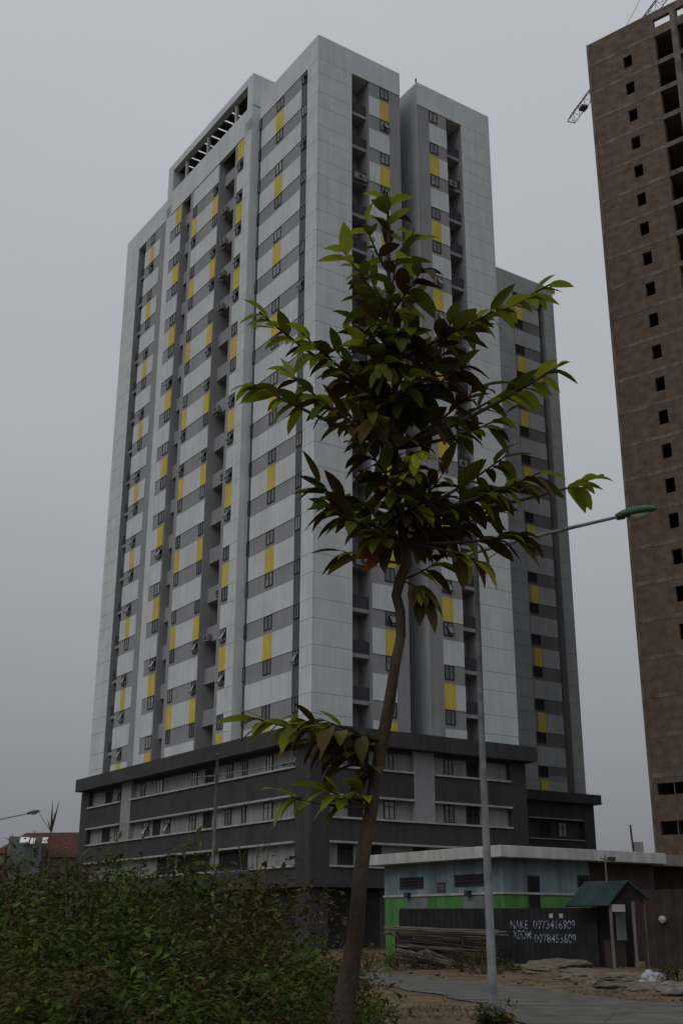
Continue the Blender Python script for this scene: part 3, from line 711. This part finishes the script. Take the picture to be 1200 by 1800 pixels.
# ================================================================= VEGETATION
ML_y = leafmat('young leaf', (.19,.25,.02), (.30,.32,.03), 3, .42)
ML_m = leafmat('mature leaf', (.06,.085,.012), (.12,.13,.018), 2)
ML_d = leafmat('dark leaf', (.058,.040,.012), (.08,.062,.018), 2, .15)
ML_o = leafmat('withered orange leaf', (.26,.09,.02), (.17,.07,.02), 6)
ML_s1 = leafmat('shrub leaf', (.038,.062,.010), (.08,.11,.018), 1.3)
ML_s2 = leafmat('olive brown shrub leaf', (.06,.040,.014), (.095,.062,.022), 1.7)
ML_s3 = leafmat('bright shrub leaf', (.07,.13,.02), (.14,.20,.03), 2)
ML_s4 = leafmat('greyish seed head', (.15,.14,.11), (.10,.095,.08), 3)
ML_far = leafmat('distant foliage', (.03,.038,.018), (.05,.055,.025), .8)
M_bark = mat('mottled bark', (.035,.025,.018), .9, 0, 6, col2=(.085,.066,.048), bump=.6, stretch=(1,1,.5))
M_twig = mat('dry stem', (.10,.08,.06), .9, .2, 6)

def add_leaf(mb, p, d, up, L, Wd, m, droop=.35, fold=.25, n=4):
    d = d.normalized(); s = d.cross(up)
    if s.length < .05: s = d.cross(Vector((1,0,0)))
    s.normalize(); nrm = s.cross(d).normalized()
    k = mb.mi(m); i0 = len(mb.v); c = p.copy(); dd = d.copy(); g = Vector((0,0,-1))
    for i in range(n+1):
        t = i/n; w = Wd*.5*(math.sin(math.pi*min(1, t**.8))**.75 if 0 < t < 1 else 0.03)
        nn = s.cross(dd).normalized()
        mb.v += [tuple(c - s*w + nn*w*fold), tuple(c), tuple(c + s*w + nn*w*fold)]
        dd = (dd + g*droop/n).normalized(); c = c + dd*(L/n)
    for i in range(n):
        a = i0+i*3
        mb.f += [(a, a+1, a+4, a+3), (a+1, a+2, a+5, a+4)]; mb.m += [k, k]

# ---- the young tree in front
rt = random.Random(21)
TY = 6.6
TR = empty('young_tree', (at(596,1800,TY).x-.06, TY, 0), 0, label='young tree with a curved slender trunk and big drooping leaves in front of the tower', category='tree')
off = Vector(TR.location)
tp = [(590,1980,29),(600,1800,27),(612,1720,25),(625,1640,20),(634,1540,18),(641,1480,17),(652,1420,16),(660,1370,15.5),(671,1300,15),(684,1230,14),(695,1170,12.5),(704,1120,12),(702,1075,12),(697,1045,12),(704,1018,13),(714,990,13.5),(712,955,11),(702,915,10),(694,860,9.5),(693,790,8.5),(695,710,8),(690,630,7),(686,550,6),(684,480,5),(682,420,4),(681,370,3),(680,338,2)]
def pxm(v, Y=TY): return (at(600, v, Y)-at(599, v, Y)).length
tpts, trad = [Vector((0,0,-.1)), Vector((0,0,.5))], [.10,.085]
for u, v, r_ in tp:
    p = at(u, v, TY); tpts.append(p-off); trad.append(r_*pxm(v)*.74)
tpts = [tpts[0], tpts[1]] + tpts[2:]
for i in range(1, len(tpts)): tpts[i] += Vector((rt.uniform(-.004,.004), rt.uniform(-.03,.03), 0))
m = MB(); m.tube(tpts, trad, M_bark, 14); m.build('trunk', TR, smooth=True)
def trunk_at(v):
    best = min(range(len(tp)), key=lambda i: abs(tp[i][1]-v)); return tpts[best+2]
# branches: (v on trunk, end u, end v, depth offset, leaf zone start, young?, density)
rq = random.Random(8)
BR = [
 # leader and top
 (420,681,345,0,.0,.95,10),(470,640,385,-.1,.2,.9,7),(470,728,400,.15,.2,.9,8),(520,600,436,-.15,.45,.8,8),(520,640,470,.25,.2,.3,9),(540,745,470,-.25,.2,.35,10),(520,700,440,-.2,.1,.6,8),
 (560,640,520,.3,.1,.15,11),(570,735,520,.3,.1,.1,11),(600,660,560,-.4,.1,.1,11),(600,720,565,-.3,.0,.05,11),
 # left upper tier
 (690,455,548,-.3,.6,.9,13),(690,530,585,-.45,.5,.85,13),(700,585,610,-.1,.3,.3,10),(700,600,660,.3,.2,.1,13),(680,640,600,-.35,.3,.4,11),
 # left mid tier
 (770,440,672,-.1,.62,.85,13),(770,500,650,.2,.5,.55,12),(760,560,700,-.3,.3,.25,13),(770,600,720,.25,.2,.05,12),(750,640,680,.5,.1,.0,12),(760,650,720,-.5,.1,.0,12),
 # centre mass
 (640,690,610,.45,.0,.0,12),(650,670,640,-.5,.0,.1,12),(680,740,620,.4,.1,.0,12),(700,720,660,-.4,.1,.0,12),(720,660,690,.3,.1,.0,12),(740,740,700,.2,.1,.0,12),(660,700,585,-.3,.1,.05,10),(690,650,650,.1,.1,.0,11),
 # right upper tier
 (650,965,500,.2,.62,.9,15),(650,880,540,-.3,.45,.45,13),(660,830,580,.4,.3,.05,13),(670,800,555,-.2,.3,.1,12),(680,780,620,.35,.2,.0,13),(690,820,640,-.3,.3,.0,12),
 # right middle
 (760,985,640,-.2,.62,.8,13),(770,900,680,.3,.45,.2,12),(770,840,680,-.4,.3,.0,12),(790,890,730,.1,.5,.7,11),(790,810,720,.35,.2,.0,12),(740,780,670,.0,.2,.0,12),
 # lower right
 (930,1030,848,.2,.88,.9,9),(930,950,830,-.3,.55,.45,14),(920,890,800,.25,.4,.15,13),(930,900,860,-.1,.4,.05,13),(940,850,850,.4,.3,.0,13),(950,920,940,-.2,.5,.1,12),(950,860,900,.2,.3,.0,12),(960,850,990,-.15,.5,.35,10),
 # lower left
 (940,560,850,-.2,.5,.35,14),(930,600,870,.3,.35,.1,13),(940,570,890,-.35,.45,.15,12),(950,630,900,.2,.2,.0,12),(950,640,940,-.3,.3,.05,11),(985,600,968,.0,.7,.1,4),
 # centre low
 (880,740,790,-.45,.2,.6,13),(890,660,830,.3,.1,.05,12),(900,740,850,.4,.1,.0,12),(910,690,850,-.4,.0,.0,12),(930,720,890,-.3,.0,.0,12),(930,780,880,.2,.2,.0,12),(950,770,930,.3,.2,.0,12),(950,680,920,.35,.1,.0,12),(900,780,830,-.3,.2,.1,11),(880,700,800,.35,.0,.1,11),
 # small shoots
 *[(rq.randint(590,965), 695+rq.randint(-105,105), 0, rq.uniform(-.5,.5), .05, .0, 12) for _ in range(4)],
 (1010,745,1040,-.1,.5,.3,8),(1010,770,985,.15,.4,.3,7),
 (1320,520,1262,-.25,.35,.55,18),(1320,445,1262,-.35,.6,.9,13),(1320,560,1300,.15,.2,.1,18),(1340,600,1310,-.1,.1,.0,15),(1320,575,1275,-.3,.2,.1,12),(1310,560,1262,.0,.5,.5,4),
 (1420,570,1385,-.2,.4,.8,11),(1425,510,1402,-.3,.7,.95,8),(1410,630,1385,-.05,.3,.7,6),
]
fol = MB(); brm = MB()
for (tv, eu, evv, dy, z0, yng, den) in BR:
    if evv == 0: evv = tv-rq.randint(5,70); tv += 25
    brm = MB()
    a = trunk_at(tv).copy(); b = at(eu, evv, TY+dy)-off; L = (b-a).length
    mid = a.lerp(b, .5)+Vector((0,0,-.06*L if evv < tv else .05*L)); mid += Vector((rt.uniform(-.03,.03), rt.uniform(-.05,.05), 0))
    pts = [a.lerp(mid, t)*(1-t)+mid.lerp(b, t)*t for t in [i/8 for i in range(9)]]
    r0 = min(.022, .006+.012*L); brm.tube(pts, [r0*(1-.75*i/8) for i in range(9)], M_bark, 6)
    brm.build('branch', TR, smooth=True)
    nL = int(den*1.12)
    for i in range(nL):
        t = z0+(1-z0)*((i+rt.random()*.7)/nL); t = min(t, .999)
        f_ = t*8; j = min(int(f_), 7); p = pts[j].lerp(pts[j+1], f_-j); ax = (pts[j+1]-pts[j]).normalized()
        ph = i*2.4+rt.uniform(-.3,.3); side = ax.cross(Vector((0,0,1))).normalized() if abs(ax.z) < .95 else Vector((1,0,0)); vert = side.cross(ax)
        sd_ = side*math.cos(ph)+vert*math.sin(ph)*.75
        spread = .95-.5*t
        d = (ax*(1-spread*.55)+sd_*spread+Vector((0,0,rt.uniform(-.5,.12)))).normalized()
        tip_young = rt.random() < yng*(.35+.65*t)
        mt = ML_y if tip_young else (ML_m if rt.random() < .45+.3*yng else ML_d)
        s_ = rt.choice((1,1,.7,.85))*rt.uniform(.17,.26) * (1.05 if not tip_young else .92)
        add_leaf(fol, p, d, Vector((rt.uniform(-.3,.3), rt.uniform(-.3,.3), 1)), s_, s_*rt.uniform(.34,.46), mt, droop=rt.uniform(.3,1.5), fold=rt.uniform(.1,.4), n=5)
fol.build('foliage', TR, smooth=False)
wl_ = MB(); p = at(680, 962, TY-.2)-off
add_leaf(wl_, p, Vector((-1,.1,-.15)), Vector((0,-1,.4)), .2, .13, ML_o, .3, .3, 6); add_leaf(wl_, at(668,980,TY-.2)-off, Vector((-.8,0,-.5)), Vector((0,-1,.3)), .13, .07, ML_o, .3, .3, 6)
wl_.build('withered_leaf', TR)

# ---- shrubs
def shrub_mesh(seed, r, h, n, mats, leaf=(.05,.10), lumps=9):
    rr = random.Random(seed); fo = MB(); st = MB(); tips = []
    for i in range(lumps*3):
        a = rr.uniform(0, 2*math.pi); q = math.sqrt(rr.random())*r; x, y = math.cos(a)*q, math.sin(a)*q
        hz = h*rr.uniform(.45,1)*(1-.45*(q/r)**2); tips.append((Vector((x,y,hz)), rr.uniform(.18,.38)*r/1.0))
        st.tube([(x*.25,y*.25,0),(x*.7,y*.7,hz*.5),(x,y,hz)], [.02,.014,.006], M_twig, 5)
    for i in range(n):
        c, cr_ = rr.choice(tips); v = Vector((rr.gauss(0,1), rr.gauss(0,1), rr.gauss(0,.8))); v = v.normalized()*cr_*rr.random()**.5
        low = rr.random(); p = c+v
        if low < .45: p.z *= rr.uniform(.2,1)
        if p.z < .03: p.z = rr.uniform(.03,.3)
        d = Vector((rr.gauss(0,1), rr.gauss(0,1), rr.uniform(-.3,.8))); L = rr.uniform(*leaf)
        k = int((noise.noise(c*1.3+Vector((seed,0,0)))+.5)*len(mats)); k = max(0, min(len(mats)-1, k))
        mt = mats[k] if rr.random() < .75 else rr.choice(mats)
        add_leaf(fo, p, d, Vector((rr.uniform(-.5,.5), rr.uniform(-.5,.5), 1)), L, L*rr.uniform(.35,.6), mt, .5, .2, 2)
    for i in range(14):   # stray shoots above the mass
        c, cr_ = rr.choice(tips); q = c+Vector((rr.uniform(-.15,.15), rr.uniform(-.15,.15), rr.uniform(.08,.25)))
        st.tube([c, q], [.005,.002], M_twig, 4)
        for j in range(7):
            add_leaf(fo, c.lerp(q, (j+1)/7), Vector((rr.gauss(0,1), rr.gauss(0,1), .6)), Vector((0,0,1)), leaf[1]*.8, leaf[1]*.3, rr.choice(mats), .4, .2, 2)
    return fo, st
protos = []
for i, (r_, h_, n_, ms) in enumerate([(1.15,1.7,5200,[ML_s1,ML_s2,ML_s1,ML_s3]),(1.0,1.55,4600,[ML_s1,ML_s1,ML_s2,ML_s3]),(1.2,1.85,5600,[ML_s2,ML_s1,ML_s2]),(.95,1.4,4200,[ML_s3,ML_s1,ML_s1,ML_s2])]):
    fo, st = shrub_mesh(50+i, r_, h_, n_, ms); o = empty('shrub', (0,0,0), 0); fo.build('foliage', o); st.build('stems', o); protos.append((o, r_, h_))
# (u, top v, distance, proto, label)
SH = [
 (60,1555,12.5,0,'shrub at the left edge, in the back row below the pale stall hut'),
 (165,1530,12.0,2,'brownish shrub below the red tiled house'),
 (235,1500,11.0,1,'tallest green shrub left of the tower podium'),
 (335,1520,12.2,3,'shrub with lighter leaves below the podium windows'),
 (405,1522,10.8,2,'reddish brown shrub crown below the thin distant lamp'),
 (470,1612,11.5,0,'shrub in the back row right of the reddish brown one'),
 (540,1668,10.6,3,'shrub below the dark ground floor of the tower'),
 (590,1722,9.6,1,'small shrub left of the tree trunk'),
 (30,1610,9.6,3,'middle row shrub at the left edge of the photo'),
 (150,1600,9.2,1,'middle row shrub below the brownish shrub'),
 (270,1590,9.0,0,'middle row shrub in front of the tallest one'),
 (390,1622,8.8,2,'middle row shrub in front of the reddish brown one'),
 (495,1680,8.6,1,'middle row shrub with green tips, centre of the thicket'),
 (585,1700,8.0,3,'low shrub against the base of the tree trunk'),
 (60,1680,7.4,2,'front row shrub in the lower left corner'),
 (190,1670,7.2,0,'front row shrub second from the left'),
 (320,1670,7.0,3,'front row shrub in the middle of the thicket'),
 (440,1690,6.9,1,'front row shrub left of the tree trunk base'),
 (540,1740,6.7,2,'lowest front shrub beside the tree trunk base'),
 (632,1738,7.6,1,'dark shrub right of the tree trunk at the roadside'),
 (20,1520,15.0,2,'far shrub at the left edge under the lamp arm'),
 (115,1500,14.5,0,'far dry brown shrub below the red roofs'),
 (70,1492,15.5,2,'farthest shrub, directly below the pale stall hut'),
 (15,1498,14.0,0,'far shrub by the left edge, in front of the dark trees'),
 (145,1500,15.8,1,'farthest shrub below the right end of the red roofs'),
 (440,1592,13.5,1,'far shrub under the thin reedy plant'),
]
for i, (u, v, Y, k, lb) in enumerate(SH):
    o, r_, h_ = protos[k]; used_ = 'label' in o
    c = copy_tree(o) if used_ else o
    top = at(u, v, Y); s = top.z/(h_*.95); sx = max(.62, min(s, 1.25)); sx = min(sx, max(.26, (668-u)/(r_*2035/Y*.85)))
    c.location = (top.x, Y, 0); c.rotation_euler = (0,0,i*1.7); c.scale = (sx*.95, sx*.95, s)
    c['label'] = lb; c['category'] = 'shrub'; c['group'] = 'shrubs of the foreground thicket'
# reedy and dry plants standing out of the thicket
def reed(u, v0, v1, Y, n, label, m, spread=.25, leafL=.35, name='reed_plant', lw=.03):
    b = at(u, v0, Y); t = at(u, v1, Y); o = empty(name, (b.x, Y, 0), 0, label=label, category='plant'); rr = random.Random(int(u*7+v0))
    st = MB(); lf = MB(); h = t.z
    for i in range(n):
        e = Vector((rr.uniform(-spread,spread), rr.uniform(-spread,spread), h*rr.uniform(.88,1))); st.tube([(rr.uniform(-.05,.05),0,0),(e.x*.3,e.y*.3,h*.5),tuple(e)], [.014,.01,.004], M_twig, 5)
        for j in range(9):
            q = .45+.55*j/9; p = Vector((e.x*q*.8, e.y*q*.8, e.z*q)); add_leaf(lf, p, Vector((rr.gauss(0,1), rr.gauss(0,1), 1.1)), Vector((0,0,1)), leafL*rr.uniform(.6,1), lw, m, 1.1, .2, 4)
    st.build('stems', o); lf.build('leaves', o); return o
reed(447,1600,1440,13,3,'thin reedy plant standing in front of the podium corner',ML_s1)
reed(240,1500,1442,14,2,'thin dry plant with bare stems beside the podium end windows',ML_s2,.12,.18)
reed(300,1540,1470,12,3,'leggy weed standing above the thicket in front of the podium',ML_s2,.15,.2)
reed(140,1500,1474,13,2,'pinkish dry plant under the red roofs',ML_s4,.25,.22)
reed(30,1560,1462,14,2,'straggly dark plant at the left edge',ML_s1,.4,.3)
o = empty('spiky_plant', (at(90,1500,14).x, 14, 0), 0, label='plant with long dark sword leaves pointing up against the sky', category='plant')
sp_ = MB(); base = at(90,1462,14)
for (u, v, w) in ((93,1408,.032),(104,1410,.032),(66,1424,.01),(97,1428,.025),(84,1440,.02)):
    e = at(u, v, 14)-Vector(o.location); b_ = base-Vector(o.location)
    sp_.tube([b_, b_.lerp(e,.5), e], [w*.4, w*.34, .002], ML_d, 5)
sp_.build('leaves', o); m = MB(); m.tube([(0,0,0),tuple(base-Vector(o.location))], [.009,.006], M_twig, 6); m.build('stem', o)
# weeds by the pile and fence foot
def weed(u, v, h, r_, label, mats=(None,)):
    p = gnd(u, v); fo, st = shrub_mesh(int(u+v), r_, h, 700, [ML_s1,ML_s2,ML_s1], (.05,.11), 4); o = empty('weed_clump', (p.x, p.y, 0), 0, label=label, category='weeds', group='weed clumps at the roadside'); fo.build('foliage', o); st.build('stems', o)
for a in ((845,1712,1.0,.7,'dark weed clump behind the street lamp pole'),(815,1709,.7,.6,'weeds at the end of the bamboo pile'),(700,1706,.6,.6,'weeds under the bamboo pile near the tree trunk'),
          (1192,1735,.75,.5,'green weeds at the right edge in front of the maroon wall'),(640,1708,.9,.8,'dark weeds behind the tree trunk across the road'),(745,1704,.5,.7,'low weeds in front of the lower bamboo poles'),(890,1712,.4,.5,'low weeds between lamp pole and fence'),(875,1799,.13,.28,'tuft of weeds at the foot of the street lamp')):
    weed(*a)
# loose gravel and litter along the verge
rg2 = random.Random(31); gr = MB()
for i in range(260):
    u = rg2.uniform(640, 1210); v = rg2.choice((rg2.uniform(1697,1728), rg2.uniform(1740,1800)) if u < 880 else (rg2.uniform(1695,1760),)*2); p = gnd(u, v)
    r_ = rg2.uniform(.01,.035)*(1 if v > 1735 else 1.8); M = Matrix.Translation((p.x, p.y, r_*.4)) @ Matrix.Rotation(rg2.uniform(0,3), 4, 'Z') @ Matrix.Rotation(rg2.uniform(-.4,.4), 4, 'X')
    gr.obox(M, r_*rg2.uniform(1.2,2.4), r_*1.5, r_, rg2.choice((M_rub, M_rub2, M_rust, M_rub2)))
gr.build('gravel', kind='stuff')
# sparse dry grass on the verge
rg = random.Random(9); gm = MB()
for i in range(5200):
    u = rg.uniform(630, 1210); v = rg.uniform(1700, 1800)
    p = gnd(u, v)
    def edge(L, x):
        for a, b in zip(L, L[1:]):
            if a.x <= x <= b.x: return a.y+(b.y-a.y)*(x-a.x)/(b.x-a.x)
        return None
    # keep off the road
    inside = False
    for j in range(len(F_)-1):
        quad = [N_[j], N_[j+1], F_[j+1], F_[j]]; s_ = [(quad[(q+1)%4]-quad[q]).cross(p-quad[q]).z for q in range(4)]
        if all(x > -.02 for x in s_) or all(x < .02 for x in s_): inside = True; break
    if inside: continue
    if noise.noise(Vector((p.x*.5, p.y*.35, 0))) < -.05: continue
    L = rg.uniform(.04,.14); add_leaf(gm, Vector((p.x, p.y, 0)), Vector((rg.gauss(0,.5), rg.gauss(0,.5), 1)), Vector((0,1,0)), L, .012, rg.choice((ML_s2,ML_s4,ML_s1)), .6, .1, 2)
gm.build('dry_grass', kind='stuff')
# distant trees
def far_tree(u, v, Y, r_, label, seed):
    t = at(u, v, Y); o = empty('tree', (t.x, Y, 0), 0, label=label, category='tree', group='distant trees beyond the thicket'); rr = random.Random(seed)
    m = MB(); m.tube([(0,0,0),(.1,0,t.z*.45),(0,0,t.z*.8)], [.22,.16,.06], M_bark, 8); m.build('trunk', o)
    f = MB(); bl = [(Vector((rr.uniform(-r_,r_)*.7, rr.uniform(-r_,r_)*.6, t.z-r_*.55-rr.uniform(0,r_*.9))), r_*rr.uniform(.35,.55)) for _ in range(10)]
    for i in range(2600):
        c, q = rr.choice(bl); w = Vector((rr.gauss(0,1), rr.gauss(0,1), rr.gauss(0,.8))).normalized()*q*rr.random()**.4
        add_leaf(f, c+w, Vector((rr.gauss(0,1), rr.gauss(0,1), rr.uniform(-.5,.6))), Vector((0,0,1)), rr.uniform(.25,.5), .2, ML_far, .3, .2, 1)
    f.build('crown', o)
far_tree(15,1448,100,3.2,'dark tree at the far left edge of the skyline',1); far_tree(38,1462,92,2.4,'small dark tree left of the pale stall hut',2)
far_tree(68,1447,104,2.6,'dark rounded tree just right of the stall awnings',3); far_tree(86,1450,112,2.4,'dark tree touching the red roof ridge',4)
far_tree(36,1484,78,1.5,'small dark tree directly in front of the pale stall hut',8)
far_tree(5,1500,70,2.6,'bluish green tree low at the left edge',5)
far_tree(118,1478,80,2.6,'scrubby tree in front of the red tiled house',6); far_tree(140,1484,76,2.2,'scrubby tree at the podium corner',7)
